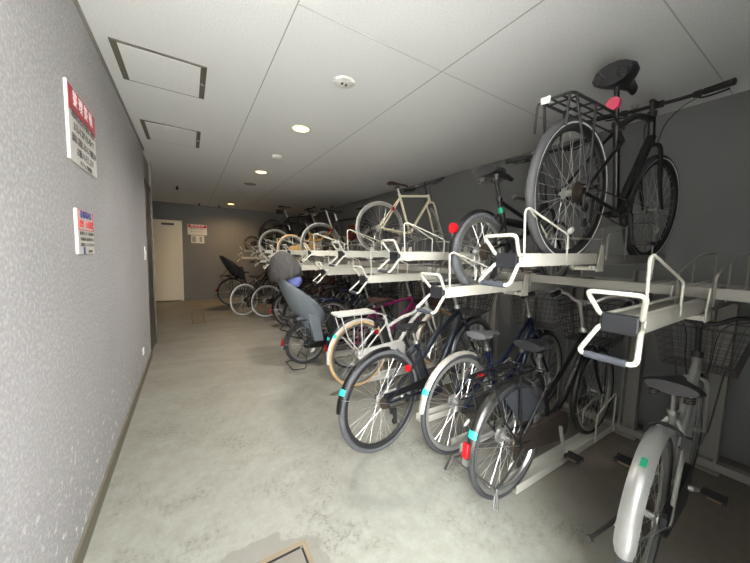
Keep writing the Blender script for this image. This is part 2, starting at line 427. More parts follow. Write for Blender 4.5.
    # front basket
    if S['basket']:
        bm_,kind=S['basket']; m=MB(); x0=Ht.x+.05; zb=max(2*rf+.07,Ht.z-.10); zt=zb+.24
        bt=[(x0,-.15),(x0+.24,-.13),(x0+.24,.13),(x0,.15)]; tp=[(x0-.02,-.2),(x0+.34,-.185),(x0+.34,.185),(x0-.02,.2)]
        def lev(t): return [Vector((b[0]+(q[0]-b[0])*t,b[1]+(q[1]-b[1])*t,zb+(zt-zb)*t)) for b,q in zip(bt,tp)]
        wr=.0016 if kind=='wire' else .0026
        m.tube(rounded(lev(1),.03,3,True),.0042,8,closed=True)
        nl=6 if kind=='wire' else 5
        for i in range(nl): m.tube(rounded(lev(i/nl),.02,2,True),wr,5,closed=True)
        a,b=lev(0),lev(1); dv=10 if kind=='wire' else 8
        for j in range(4):
            for i in range(dv):
                t=i/dv; m.tube([a[j].lerp(a[(j+1)%4],t),b[j].lerp(b[(j+1)%4],t)],wr,5)
        for i in range(1,9): m.tube([a[0].lerp(a[1],i/9),a[3].lerp(a[2],i/9)],wr,4)
        for i in range(1,8): m.tube([a[0].lerp(a[3],i/8),a[1].lerp(a[2],i/8)],wr,4)
        bk=m.build('front_basket',bm_,root,mtx=SM)
        m=MB()
        for s in (-1,1): m.tube([F+Vector((0,s*.062,0)),Vector((x0+.1,s*.1,zb))],.0035,6)
        m.tube([Ht,Vector((x0,0,zb+.1))],.008,6); m.build('basket_stay',GALV if kind=='wire' else BLACKM,bk)
    if S['light']:
        m=MB(); c=Hb-w*.03+Vector((.09,0,.0)); m.ell(c,(.045,.03,.03),14,8); m.tube([Hb-w*.02,c],.006,6); li=m.build('headlight',BLACKM,root,mtx=SM)
        m=MB(); m.disc(c+Vector((.04,0,0)),.022,.01,'x',16); m.build('headlight_lens',CLEARR,li)
    if S['battery']:
        m=MB(); c=BB+u*.2+Vector((-.075,0,.0)); m.box(c,(.075,.085,.3),Matrix.Rotation(math.radians(-19),3,'Y')); bt_=m.build('battery',S['battery'],root,bevel=.014)
        m=MB(); m.box(c+u*.165,(.05,.03,.02),Matrix.Rotation(math.radians(-19),3,'Y')); m.build('battery_handle',PLASTIC,bt_)
    if S['guard']:
        m=MB()
        for s in (-1,1):
            poly=arc((0,0,r),r-.015,22,112,10)
            pts=[(p.x,p.z) for p in poly]+[(.03,r+.12),(.12,r+.1)]
            m.plate(pts,s*.047-.0015,s*.047+.0015)
        m.build('skirt_guard',PLASTIC,root,smooth=False)
    if S['stand']=='up' or S['stand']=='down':
        m=MB()
        if S['stand']=='up':
            for s in (-1,1):
                m.tube(rounded([A+Vector((.02,s*.08,-.02)),A+Vector((-.18,s*.11,-.075)),A+Vector((-.30,s*.135,-.075)),A+Vector((-.335,s*.15,-.135)),A+Vector((-.325,s*.165,-.145)),A+Vector((-.30,s*.14,-.06))],.015),.0062,8)
            m.tube([A+Vector((-.295,-.135,-.075)),A+Vector((-.295,.135,-.075))],.0062,8)
        else:
            for s in (-1,1):
                m.tube(rounded([A+Vector((.02,s*.08,-.01)),Vector((-.03,s*.12,.12)),Vector((-.06,s*.17,.007)),Vector((-.2,s*.15,.007))],.02),.0062,8)
            m.tube([Vector((-.2,-.15,.007)),Vector((-.2,.15,.007))],.0062,8)
            m.tube([Vector((-.03,-.12,.12)),Vector((-.03,.12,.12))],.006,8)
        m.build('kickstand',GALV if S['stand']=='up' else BLACKM,root)
    elif S['stand']=='side':
        m=MB(); m.tube(rounded([A+Vector((.08,.06,-.02)),A+Vector((.0,.1,-.14)),Vector((-.04,.17,.012)),Vector((-.08,.19,.012))],.03),.0075,8); m.build('kickstand',BLACKM,root)
    elif S['stand']=='sideup':
        m=MB(); m.tube(rounded([A+Vector((.05,.06,-.03)),A+Vector((-.12,.09,-.05)),A+Vector((-.27,.11,-.04))],.03),.0075,8); m.tube([A+Vector((-.27,.11,-.04)),A+Vector((-.285,.113,-.04))],.013,8); m.build('kickstand',GALV,root)
    S.update(A=A,F=F,BB=BB,Ht=Ht,Hb=Hb,SP=SP,SM=SM,u=u,B=B)
    return root,S

def solid(o,t):
    q=o.modifiers.new('thickness','SOLIDIFY'); q.thickness=t; q.offset=0; return o
def child_seat(root,S,shell,pad,hood=None,z0=.42,zt=1.08,xb=-.29,tilt=.16,dp=.26,run=.30):
    # back shell with deep side wings, facing forward
    secs=[]; n=14; nv=12; vs=[]; fs=[]
    for j in range(nv+1):
        t=j/nv; z=z0+(zt-z0)*t
        dep=.05+dp*math.sin(PI*min(1,max(0,(.92-t)/.92))**1.2)**.8 if t<.92 else .05
        hw=.15+.035*math.sin(PI*t)-(.07*max(0,(t-.8)/.2)**2)
        xc=xb+run*(1-t)**1.5-tilt*t*.3
        for i in range(n+1):
            a=-1+2*i/n
            x=xc+dep*abs(a)**2.2; y=hw*math.sin(a*PI/2*.98)
            vs.append((x,y,z))
    for j in range(nv):
        for i in range(n): fs.append((j*(n+1)+i,j*(n+1)+i+1,(j+1)*(n+1)+i+1,(j+1)*(n+1)+i))
    m=MB(); m.add(vs,fs); cs=solid(m.build('child_seat',shell,root),.014)
    m=MB(); m.box((xb+.27,0,z0+.16),(.28,.27,.05)); m.build('seat_base',pad,cs,bevel=.02)
    for s in (-1,1):
        m=MB(); x=xb+.37; m.hexa([Vector(p) for p in ((x-.05,s*.17-.05,z0-.1),(x+.07,s*.17-.05,z0-.1),(x+.07,s*.17+.05,z0-.1),(x-.05,s*.17+.05,z0-.1),(x-.12,s*.15-.02,z0+.22),(x+.02,s*.15-.02,z0+.22),(x+.02,s*.15+.05,z0+.22),(x-.12,s*.15+.05,z0+.22))]); m.build('footwell',shell,cs,bevel=.015)
    m=MB()
    for s in (-1,1): m.tube([(xb+.12,s*.12,z0+.12),(xb+.02,s*.15,z0-.0),(xb+.2,s*.11,z0-.07)],.01,8)
    m.build('mounting_bracket',BLACKM,cs)
    return cs

# ------------------------------------------------------------------ the room
RW=3.17; LW=-.43; H=2.5; BY=9.28; FY=-.28
def nodes_mat(name, fn):
    m=bpy.data.materials.new(name); m.use_nodes=True; fn(m.node_tree, m.node_tree.nodes['Principled BSDF']); return m
def N(nt,t,**kw):
    n=nt.nodes.new(t)
    for k,v in kw.items():
        if k in n.inputs: n.inputs[k].default_value=v
        else: setattr(n,k,v)
    return n
def ramp(nt,src,stops):
    r=nt.nodes.new('ShaderNodeValToRGB'); el=r.color_ramp.elements
    while len(el)>1: el.remove(el[-1])
    el[0].position=stops[0][0]; el[0].color=(*stops[0][1],1)
    for p,c in stops[1:]: e=el.new(p); e.color=(*c,1)
    nt.links.new(src,r.inputs[0]); return r
def mixc(nt,fac,a,b):
    m=nt.nodes.new('ShaderNodeMix'); m.data_type='RGBA'
    for i,v in ((0,fac),(6,a),(7,b)):
        if hasattr(v,'is_linked') or hasattr(v,'links'): nt.links.new(v,m.inputs[i])
        else: m.inputs[i].default_value = v if i==0 else (*v,1)
    return m.outputs[2]
def stucco(nt,b):
    tc=N(nt,'ShaderNodeTexCoord'); big=N(nt,'ShaderNodeTexNoise',Scale=1.3,Detail=5.); fine=N(nt,'ShaderNodeTexNoise',Scale=70.,Detail=3.); 
    mp=N(nt,'ShaderNodeMapping'); mp.inputs['Scale'].default_value=(6,6,.7); st=N(nt,'ShaderNodeTexNoise',Scale=1.5,Detail=5.)
    nt.links.new(tc.outputs['Object'],mp.inputs[0]); nt.links.new(mp.outputs[0],st.inputs['Vector'])
    for n in (big,fine): nt.links.new(tc.outputs['Object'],n.inputs['Vector'])
    c=mixc(nt,big.outputs['Fac'],lin((142,141,142)),lin((166,165,166)))
    c=mixc(nt,ramp(nt,fine.outputs['Fac'],[(.45,(0,0,0)),(.7,(.55,.55,.55))]).outputs[0],c,lin((192,192,191)))
    c=mixc(nt,ramp(nt,st.outputs['Fac'],[(.5,(0,0,0)),(.8,(.2,.2,.2))]).outputs[0],c,lin((146,144,143)))
    # pale scuffs low on the wall
    ge=N(nt,'ShaderNodeSeparateXYZ'); nt.links.new(tc.outputs['Object'],ge.inputs[0])
    sc=N(nt,'ShaderNodeTexNoise',Scale=26.,Detail=5.); nt.links.new(tc.outputs['Object'],sc.inputs['Vector'])
    low=N(nt,'ShaderNodeMapRange'); low.inputs[1].default_value=.75; low.inputs[2].default_value=.1; low.inputs[3].default_value=0; low.inputs[4].default_value=1; nt.links.new(ge.outputs[2],low.inputs[0])
    mu=N(nt,'ShaderNodeMath',operation='MULTIPLY'); nt.links.new(ramp(nt,sc.outputs['Fac'],[(.6,(0,0,0)),(.68,(1,1,1))]).outputs[0],mu.inputs[0]); nt.links.new(low.outputs[0],mu.inputs[1])
    c=mixc(nt,mu.outputs[0],c,lin((222,222,220)))
    nt.links.new(c,b.inputs['Base Color']); b.inputs['Roughness'].default_value=.85
    bn=N(nt,'ShaderNodeTexNoise',Scale=85.,Detail=3.); nt.links.new(tc.outputs['Object'],bn.inputs['Vector'])
    bp=N(nt,'ShaderNodeBump',Strength=.4,Distance=.01); nt.links.new(bn.outputs['Fac'],bp.inputs['Height']); nt.links.new(bp.outputs[0],b.inputs['Normal'])
WALLM=nodes_mat('sprayed_grey_stucco',stucco)
WALLR=mat('grey_plaster',(114,115,115),.85,0,.07,2.,.25,120)
def ceilm(nt,b):
    tc=N(nt,'ShaderNodeTexCoord'); a=N(nt,'ShaderNodeTexNoise',Scale=120.,Detail=4.); g=N(nt,'ShaderNodeTexNoise',Scale=1.2,Detail=4.)
    for n in (a,g): nt.links.new(tc.outputs['Object'],n.inputs['Vector'])
    c=mixc(nt,g.outputs['Fac'],lin((214,215,215)),lin((224,225,225)))
    c=mixc(nt,ramp(nt,a.outputs['Fac'],[(.4,(0,0,0)),(.7,(.5,.5,.5))]).outputs[0],c,lin((192,193,192)))
    nt.links.new(c,b.inputs['Base Color']); b.inputs['Roughness'].default_value=.9
    bp=N(nt,'ShaderNodeBump',Strength=.25,Distance=.006); nt.links.new(a.outputs['Fac'],bp.inputs['Height']); nt.links.new(bp.outputs[0],b.inputs['Normal'])
CEILM=nodes_mat('textured_ceiling_board',ceilm)
def floorm(nt,b):
    tc=N(nt,'ShaderNodeTexCoord'); P=tc.outputs['Object']
    g=N(nt,'ShaderNodeTexNoise',Scale=.9,Detail=6.,Roughness=.6); f=N(nt,'ShaderNodeTexNoise',Scale=11.,Detail=12.,Roughness=.82); s=N(nt,'ShaderNodeTexNoise',Scale=85.,Detail=5.,Roughness=.7)
    mp=N(nt,'ShaderNodeMapping'); mp.inputs['Scale'].default_value=(.6,3.,1); w=N(nt,'ShaderNodeTexNoise',Scale=2.,Detail=6.)
    nt.links.new(P,mp.inputs[0]); nt.links.new(mp.outputs[0],w.inputs['Vector'])
    for n in (g,f,s): nt.links.new(P,n.inputs['Vector'])
    c=mixc(nt,g.outputs['Fac'],lin((124,124,115)),lin((142,142,133)))
    c=mixc(nt,ramp(nt,f.outputs['Fac'],[(.42,(0,0,0)),(.62,(.62,.62,.62))]).outputs[0],c,lin((156,157,147)))
    c=mixc(nt,ramp(nt,s.outputs['Fac'],[(.55,(0,0,0)),(.75,(.5,.5,.5))]).outputs[0],c,lin((128,124,112)))
    pn=N(nt,'ShaderNodeTexNoise',Scale=2.6,Detail=9.,Roughness=.7); gn=N(nt,'ShaderNodeTexNoise',Scale=42.,Detail=6.,Roughness=.75)
    for n in (pn,gn): nt.links.new(P,n.inputs['Vector'])
    pm=N(nt,'ShaderNodeMath',operation='MULTIPLY'); nt.links.new(ramp(nt,pn.outputs['Fac'],[(.47,(0,0,0)),(.6,(1,1,1))]).outputs[0],pm.inputs[0]); nt.links.new(ramp(nt,gn.outputs['Fac'],[(.47,(.1,.1,.1)),(.6,(.75,.75,.75))]).outputs[0],pm.inputs[1])
    c=mixc(nt,pm.outputs[0],c,lin((98,96,87)))
    # brown dirt further in (a real film of dirt, streaked across)
    se=N(nt,'ShaderNodeSeparateXYZ'); nt.links.new(P,se.inputs[0])
    mr=N(nt,'ShaderNodeMapRange'); mr.inputs[1].default_value=1.4; mr.inputs[2].default_value=5.0; nt.links.new(se.outputs[1],mr.inputs[0])
    ad=N(nt,'ShaderNodeMath',operation='MULTIPLY'); nt.links.new(mr.outputs[0],ad.inputs[0]); nt.links.new(ramp(nt,w.outputs['Fac'],[(.3,(.35,.35,.35)),(.65,(.95,.95,.95))]).outputs[0],ad.inputs[1])
    c=mixc(nt,ad.outputs[0],c,lin((112,106,96)))
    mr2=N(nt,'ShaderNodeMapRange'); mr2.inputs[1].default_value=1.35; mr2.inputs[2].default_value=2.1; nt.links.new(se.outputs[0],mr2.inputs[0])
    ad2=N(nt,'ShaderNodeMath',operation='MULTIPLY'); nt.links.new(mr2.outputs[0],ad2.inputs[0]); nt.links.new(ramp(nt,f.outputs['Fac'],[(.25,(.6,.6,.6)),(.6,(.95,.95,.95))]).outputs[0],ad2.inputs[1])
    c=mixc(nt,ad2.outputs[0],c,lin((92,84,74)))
    # broken screed around the near floor hatch
    d=N(nt,'ShaderNodeVectorMath',operation='DISTANCE'); d.inputs[1].default_value=(.2,1.02,0); nt.links.new(P,d.inputs[0])
    dn=N(nt,'ShaderNodeTexNoise',Scale=7.,Detail=6.); nt.links.new(P,dn.inputs['Vector'])
    a2=N(nt,'ShaderNodeMath',operation='MULTIPLY_ADD'); nt.links.new(dn.outputs['Fac'],a2.inputs[0]); a2.inputs[1].default_value=.32; nt.links.new(d.outputs['Value'],a2.inputs[2])
    c=mixc(nt,ramp(nt,a2.outputs[0],[(.49,(.75,.75,.75)),(.505,(0,0,0))]).outputs[0],c,lin((116,113,106)))
    nt.links.new(c,b.inputs['Base Color'])
    nt.links.new(ramp(nt,g.outputs['Fac'],[(.3,(.34,.34,.34)),(.7,(.55,.55,.55))]).outputs[0],b.inputs['Roughness'])
    bp=N(nt,'ShaderNodeBump',Strength=.12,Distance=.01); nt.links.new(f.outputs['Fac'],bp.inputs['Height']); nt.links.new(bp.outputs[0],b.inputs['Normal'])
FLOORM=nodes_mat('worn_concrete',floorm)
GROUND=mat('pale_outdoor_paving',(222,220,214),.8,0,.05,3)
DARKT=mat('olive_baseboard',(104,100,86),.55,0,.06,5)
JOINT2=mat('faint_joint',(176,176,174),.9)
JOINT=mat('dark_joint',(150,150,147),.9)
def struct(name,m,mt,bevel=0,parent=None,smooth=False):
    o=m.build(name,mt,parent,smooth,bevel=bevel)
    if not parent: o['kind']='structure'
    return o
def bxs(x0,x1,y0,y1,z0,z1): return MB().box(((x0+x1)/2,(y0+y1)/2,(z0+z1)/2),(x1-x0,y1-y0,z1-z0))
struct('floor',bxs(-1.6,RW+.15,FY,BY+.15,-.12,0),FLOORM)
struct('ceiling',bxs(-1.6,RW+.15,FY-.15,BY+.15,H,H+.15),CEILM)
struct('wall_left',bxs(LW-.15,LW,FY-.15,4.52,0,H),WALLM)
struct('wall_entrance',bxs(-3.4,-3.0,-3.36,FY-.15,-.02,4.2),mat('dark_entrance_tile',(58,55,53),.6,0,.2,8))  # unseen wall added outside to block sky light and shape the floor shade
struct('wall_opposite',bxs(-12,14,-9.3,-9,-.02,2.6),mat('opposite_building',(120,116,110),.8,0,.1,1))
struct('wall_right',bxs(RW,RW+.15,FY-.15,BY+.15,0,H),WALLR)
struct('wall_back',bxs(-1.6,RW,BY,BY+.15,0,H),WALLR)
struct('wall_recess',bxs(-1.15,-1.0,5.24,BY,0,H),WALLR)
struct('wall_front',bxs(.56,RW,FY-.15,FY,0,H),mat('dark_front_wall',(64,62,60),.85,0,.1,3))
struct('wall_recess_near',bxs(-1.15,LW-.3,5.12,5.24,0,H),WALLR)
gr=struct('ground_outside',bxs(-12,14,-16,FY,-.14,-.02),GROUND)
struct('baseboard_left',bxs(LW,LW+.012,FY-.1,4.52,0,.085),DARKT)
struct('trim_1',bxs(LW,LW+.012,FY-.1,4.52,H-.02,H),mat('grey_ceiling_trim',(120,118,112),.7))
# dark panel at the far end of the left wall, with a metal edge
struct('wall_left_end',bxs(LW-.3,LW-.02,4.52,5.24,0,H),mat('dark_brown_panel',(72,68,64),.35,0,.15,4))
DP=mat('dark_steel_frame',(58,54,50),.4,.3)
d2=struct('door_2',bxs(LW-.02,LW-.004,4.58,5.16,.02,2.1),mat('smoked_steel_door',(66,64,62),.3,.3))
for i,(a,b) in enumerate(((4.53,4.58),(5.16,5.2))): bxs(LW-.02,LW+.006,a,b,0,2.16).build('door_frame',DP,d2,False)
bxs(LW-.02,LW+.006,4.53,5.2,2.1,2.16).build('door_frame',DP,d2,False)
struct('trim_2',bxs(LW-.02,LW+.01,5.215,5.24,0,H),mat('metal_edge_trim',(128,124,116),.4,.4))
# ceiling board joints
def joint(i,x0,x1,y0,y1): struct('trim_%d'%i,bxs(x0,x1,y0,y1,H-.0012,H+.002),JOINT if i<5 else JOINT2)
joint(3,.4535,.4595,FY,BY); joint(4,1.369,1.375,FY,BY); joint(5,.4595,1.369,1.484,1.489); joint(6,1.375,RW,1.484,1.489); joint(7,1.375,RW,.559,.565)
# back door
CD=mat('cream_door_paint',(232,222,200),.45,0,.03,2)
d1=struct('door_1',bxs(-.80,-.2,BY-.05,BY-.005,.02,2.02),CD)
for a,b in ((-.86,-.8),(-.2,-.14)): bxs(a,b,BY-.07,BY,0,2.06).build('door_frame',CD,d1,False)
bxs(-.86,-.14,BY-.07,BY,2.02,2.06).build('door_frame',CD,d1,False)
MB().box((-.44,BY-.075,1.96),(.26,.05,.05)).build('door_closer',mat('dark_closer',(70,62,54),.5),d1,False)
m=MB(); m.disc((-.75,BY-.07,1.0),.025,.04,'y',16); m.ell((-.75,BY-.1,1.0),(.028,.028,.028),14,8); m.build('door_knob',STEEL,d1)

# ceiling fixtures
CFR=mat('dark_bronze_hatch_frame',(84,80,70),.7,0); WFIX=mat('white_fixture',(206,206,202),.5)
def hatch(label,x0,x1,y0,y1):
    t=thing('ceiling_hatch',label,'access hatch',((x0+x1)/2,(y0+y1)/2,H),group='ceiling access hatches')
    w,d=(x1-x0)/2,(y1-y0)/2; m=MB()
    for s in (-1,1): m.box((s*(w-.017),0,-.002),(.034,2*d,.01)); m.box((0,s*(d-.008),-.002),(2*w-.068,.017,.01))
    m.build('hatch_frame',CFR,t,False)
    MB().box((0,0,-.004),(2*w-.07,2*d-.03,.012)).build('hatch_panel',CEILM,t,False)
    MB().disc((w-.018,0,-.009),.011,.006,'z',12).build('latch',STEEL,t)
hatch('nearer square ceiling hatch with dark bronze frame, above the red-headed wall sign',-.352,.125,2.29,2.758)
hatch('farther square ceiling hatch with thin dark frame, deeper into the corridor',-.35,.126,3.52,4.075)
WARM=mat('warm_lamp_glow',(255,216,140),.5,emit=5.)
for i,(x,y,lb) in enumerate(((.917,2.863,'nearest and brightest of the glowing round ceiling downlights'),(.923,4.729,'middle glowing round ceiling downlight, between smoke detector and dark ceiling disc'),(.921,8.414,'farthest glowing round downlight, close to the back wall'))):
    t=thing('downlight',lb,'ceiling light',(x,y,H),group='ceiling downlights')
    m=MB(); m.revolve([(.075,-.006),(.092,-.003),(.092,.0),(.072,.0)],32,'z'); m.build('trim_ring',WFIX,t)
    MB().disc((0,0,-.001),.073,.003,'z',28).build('glowing_lens',WARM,t)
def fixture(name,label,x,y,prof,mt,extra=None):
    t=thing(name,label,'ceiling fixture',(x,y,H)); MB().revolve(prof,28,'z').build('housing',mt,t)
    if extra: extra(t)
    return t
def spk(t):
    m=MB(); m.revolve([(.05,-.011),(.054,-.009),(.03,-.014),(.026,-.011)],24,'z'); m.build('inner_ring',WFIX,t)
    m=MB(); m.disc((-.014,0,-.014),.008,.008,'z',14); m.disc((.016,.004,-.014),.008,.008,'z',14); m.build('nozzle',RUB,t)
fixture('sprinkler_head','pale round ceiling disc with two dark dots, nearest the camera',.916,1.943,[(1e-4,-.01),(.06,-.012),(.072,-.006),(.075,0),(1e-4,0)],WFIX,spk)
fixture('smoke_detector','white domed smoke detector on ceiling between the two nearer downlights',.933,3.83,[(1e-4,-.04),(.035,-.04),(.055,-.028),(.06,-.01),(.06,0),(1e-4,0)],WFIX)
fixture('ceiling_vent','flat dark grey disc on ceiling just beyond the middle downlight',.926,5.683,[(1e-4,-.008),(.09,-.008),(.1,0),(1e-4,0)],mat('grey_vent',(130,130,126),.6))
fixture('sprinkler_head','small pale far ceiling disc between dark vent and farthest downlight',.91,6.496,[(1e-4,-.03),(.03,-.03),(.055,-.008),(.06,0),(1e-4,0)],WFIX)
for x,y,lb in ((-.16,6.754,'small black ceiling stub nearest the door, left of the joint'),(.241,8.818,'tiny black ceiling stub above the door sign'),(.685,8.825,'tiny black ceiling stub beside the farthest downlight')):
    t=thing('ceiling_hook',lb,'ceiling hook',(x,y,H),group='small black ceiling stubs')
    MB().tube([(0,0,0),(0,0,-.05)],.014,10).build('stem',RUB,t); MB().disc((0,0,-.05),.02,.03,'z',12).build('tip',RUB,t)

# signs and wall plates
SIGNW=mat('sign_white',(216,214,208),.4); SIGNR=mat('sign_red',(176,36,54),.4); INK=mat('black_ink',(74,72,72),.6); INKB=mat('blue_ink',(54,64,128),.6); INKR=mat('red_ink',(192,60,60),.6); INKW=mat('white_ink',(236,226,226),.5)
def text(s,size,mt,parent,loc,rot,width=None):
    cu=bpy.data.curves.new('lettering','FONT'); cu.body=s; cu.size=size; cu.align_x='CENTER'; cu.align_y='CENTER'; cu.extrude=.0006; cu.offset=size*.002
    cu.materials.append(mt)
    o=bpy.data.objects.new('lettering',cu); COL.objects.link(o); o.parent=parent; o.location=loc; o.rotation_euler=rot
    bpy.context.view_layer.update()
    me=bpy.data.meshes.new_from_object(o.evaluated_get(bpy.context.evaluated_depsgraph_get()))
    bpy.data.objects.remove(o); bpy.data.curves.remove(cu)
    q=bpy.data.objects.new('lettering',me); COL.objects.link(q); q.parent=parent; q.location=loc; q.rotation_euler=rot
    xs=[v.co.x for v in me.vertices]
    if xs and width: q.scale.x=width/(max(xs)-min(xs))
    return q
def wall_sign(name,label,loc,rotz,w,h,rows,hdr=None):
    t=thing(name,label,'sign',loc,(0,0,rotz))       # local: board in xz plane facing -y
    MB().box((0,-.0055,0),(w,.011,h)).build('board',SIGNW,t,False,bevel=.002)
    if hdr: 
        MB().box((0,-.0125,h/2-hdr/2-.004),(w-.012,.002,hdr-.008)).build('red_header',SIGNR,t,False)
    for s,sz,mt,z,wd in rows: text(s,sz,mt,t,(0,-.0142,z),(PI/2,0,0),wd)
    return t
R90=PI/2
wall_sign('notice_sign','large white notice with red header, upper sign on left wall',(LW,2.03,1.885),R90,.435,.325,[
 ('整 理 整 頓',.07,INKW,.108,.31),('自転車は所定の場所に整然と',.04,INK,.038,.39),('お互いに譲り合い並べて',.04,INK,-.014,.33),('通路に駐輪しないよう御協力を',.04,INK,-.066,.39),('お願いいたします',.04,INK,-.115,.27),('マンション管理組合',.024,INK,-.155,.2)],.115)
t=wall_sign('notice_sign','small blue and red lettered notice, lower sign on left wall',(LW,1.975,1.415),R90,.262,.205,[
 ('駐輪場内は',.036,INKB,.078,.18),('禁煙・火気厳禁',.036,INKR,.035,.215),('防犯カメラ作動中',.018,INK,-.008,.22),('不審者を見かけたら',.018,INK,-.034,.22),('通報してください',.018,INK,-.06,.22)])
m=MB()
for a in ((0,.098,.235,.003),(0,.01,.235,.003)): m.box((a[0],-.0125,a[1]),(a[2],.002,a[3]))
for s in (-1,1): m.box((s*.118,-.0125,.055),(.003,.002,.09))
m.build('printed_border',INKR,t,False)
MB().box((-.05,-.0125,-.087),(.02,.002,.034)).build('printed_icon',INKB,t,False); MB().box((.05,-.0125,-.09),(.06,.002,.012)).build('printed_footer',INK,t,False)
t=wall_sign('notice_sign','far notice with red header on the back wall beside the cream door',(.2,BY,1.86),0,.44,.27,[('整理整頓',.07,INKW,.1,.3),('自転車は所定の場所に',.035,INK,.02,.36),('並べてください',.035,INK,-.05,.3)],.085)
t=wall_sign('poster','pair of small white sheets below the far red-headed notice',(.205,BY,1.61),0,.3,.2,[])
MB().box((-.085,-.013,0),(.09,.003,.15)).build('printed_panel',mat('pale_print',(150,150,150),.5),t,False); MB().box((.07,-.013,0),(.06,.003,.14)).build('printed_panel',mat('pale_print',(150,150,150),.5),t,False)
for y,z,h,lb in ((3.822,.285,.07,'small white wall plate low near the end of the left wall'),(4.288,1.29,.15,'narrow white switch plate at mid height near the end of the left wall')):
    t=thing('wall_plate',lb,'wall plate',(LW,y,z),(0,0,R90)); MB().box((0,-.005,0),(.07,.01,h)).build('plate',mat('white_plate',(226,226,224),.4),t,False,bevel=.003); MB().box((0,-.012,0),(.03,.006,h*.5)).build('insert',ALU,t,False)

# floor hatches
t=thing('floor_hatch','square steel-edged floor hatch at the bottom edge of the near floor','floor hatch',(.133,.957,0)); m=MB()
for s in (-1,1): m.box((s*.29,0,.001),(.02,.6,.008)); m.box((0,s*.29,.001),(.56,.02,.008))
m.build('hatch_frame',mat('worn_brass_edge',(128,114,94),.45,.3,.2,20),t,False)
m=MB()
for s in (-1,1): m.box((s*.2755,0,.0006),(.008,.536,.004)); m.box((0,s*.2755,.0006),(.536,.008,.004))
m.build('hatch_gap',RUB,t,False)
MB().box((0,0,.0012),(.53,.53,.005)).build('hatch_cover',mat('hatch_concrete',(120,116,107),.6,0,.15,12),t,False)
t=thing('floor_hatch','flush rectangular floor hatch far down the corridor near the cream door','floor hatch',(.12,6.83,0))
m=MB()
for s in (-1,1): m.box((s*.1,0,.001),(.01,1.14,.004)); m.box((0,s*.57,.001),(.19,.01,.004))
m.build('hatch_frame',CHAIN,t,False); MB().box((0,0,.0006),(.19,1.13,.004)).build('hatch_cover',mat('far_hatch_concrete',(124,114,100),.45,0,.12,6),t,False)

# ------------------------------------------------------------------ the two-tier rack
SL=.026                                   # trays rise a little towards the wall
X0=1.2
def tray_y(k): return .395+.425*k
def tray_floor(k,x): return (1.128 if k%2==0 else 1.322)+SL*(x-X0)
NT=21
rk=thing('bicycle_rack_frame','grey steel posts and beams along right wall that carry the sliding trays','rack',(2.9,0,0))
for k in range(NT):
    y=tray_y(k)+.03; top=(1.1 if k%2==0 else 1.28)
    m=MB(); m.box((0,y-.045,top/2),(.07,.012,top)); m.box((0,y+.045,top/2),(.07,.012,top)); m.box((.029,y,top/2),(.012,.09,top)); m.box((0,y,.004),(.14,.14,.008)); m.build('post',RACKD,rk,False)
for x,z in ((.06,1.19),(-.85,1.215)):
    m=MB(); m.box((x,(NT*.425)/2+.2,z),(.05,NT*.425+.2,.05)); m.build('beam',RACKD,rk,False)
MB().box((.0,(NT*.425)/2+.2,.035),(.06,NT*.425+.2,.05)).build('base_beam',RACKD,rk,False)
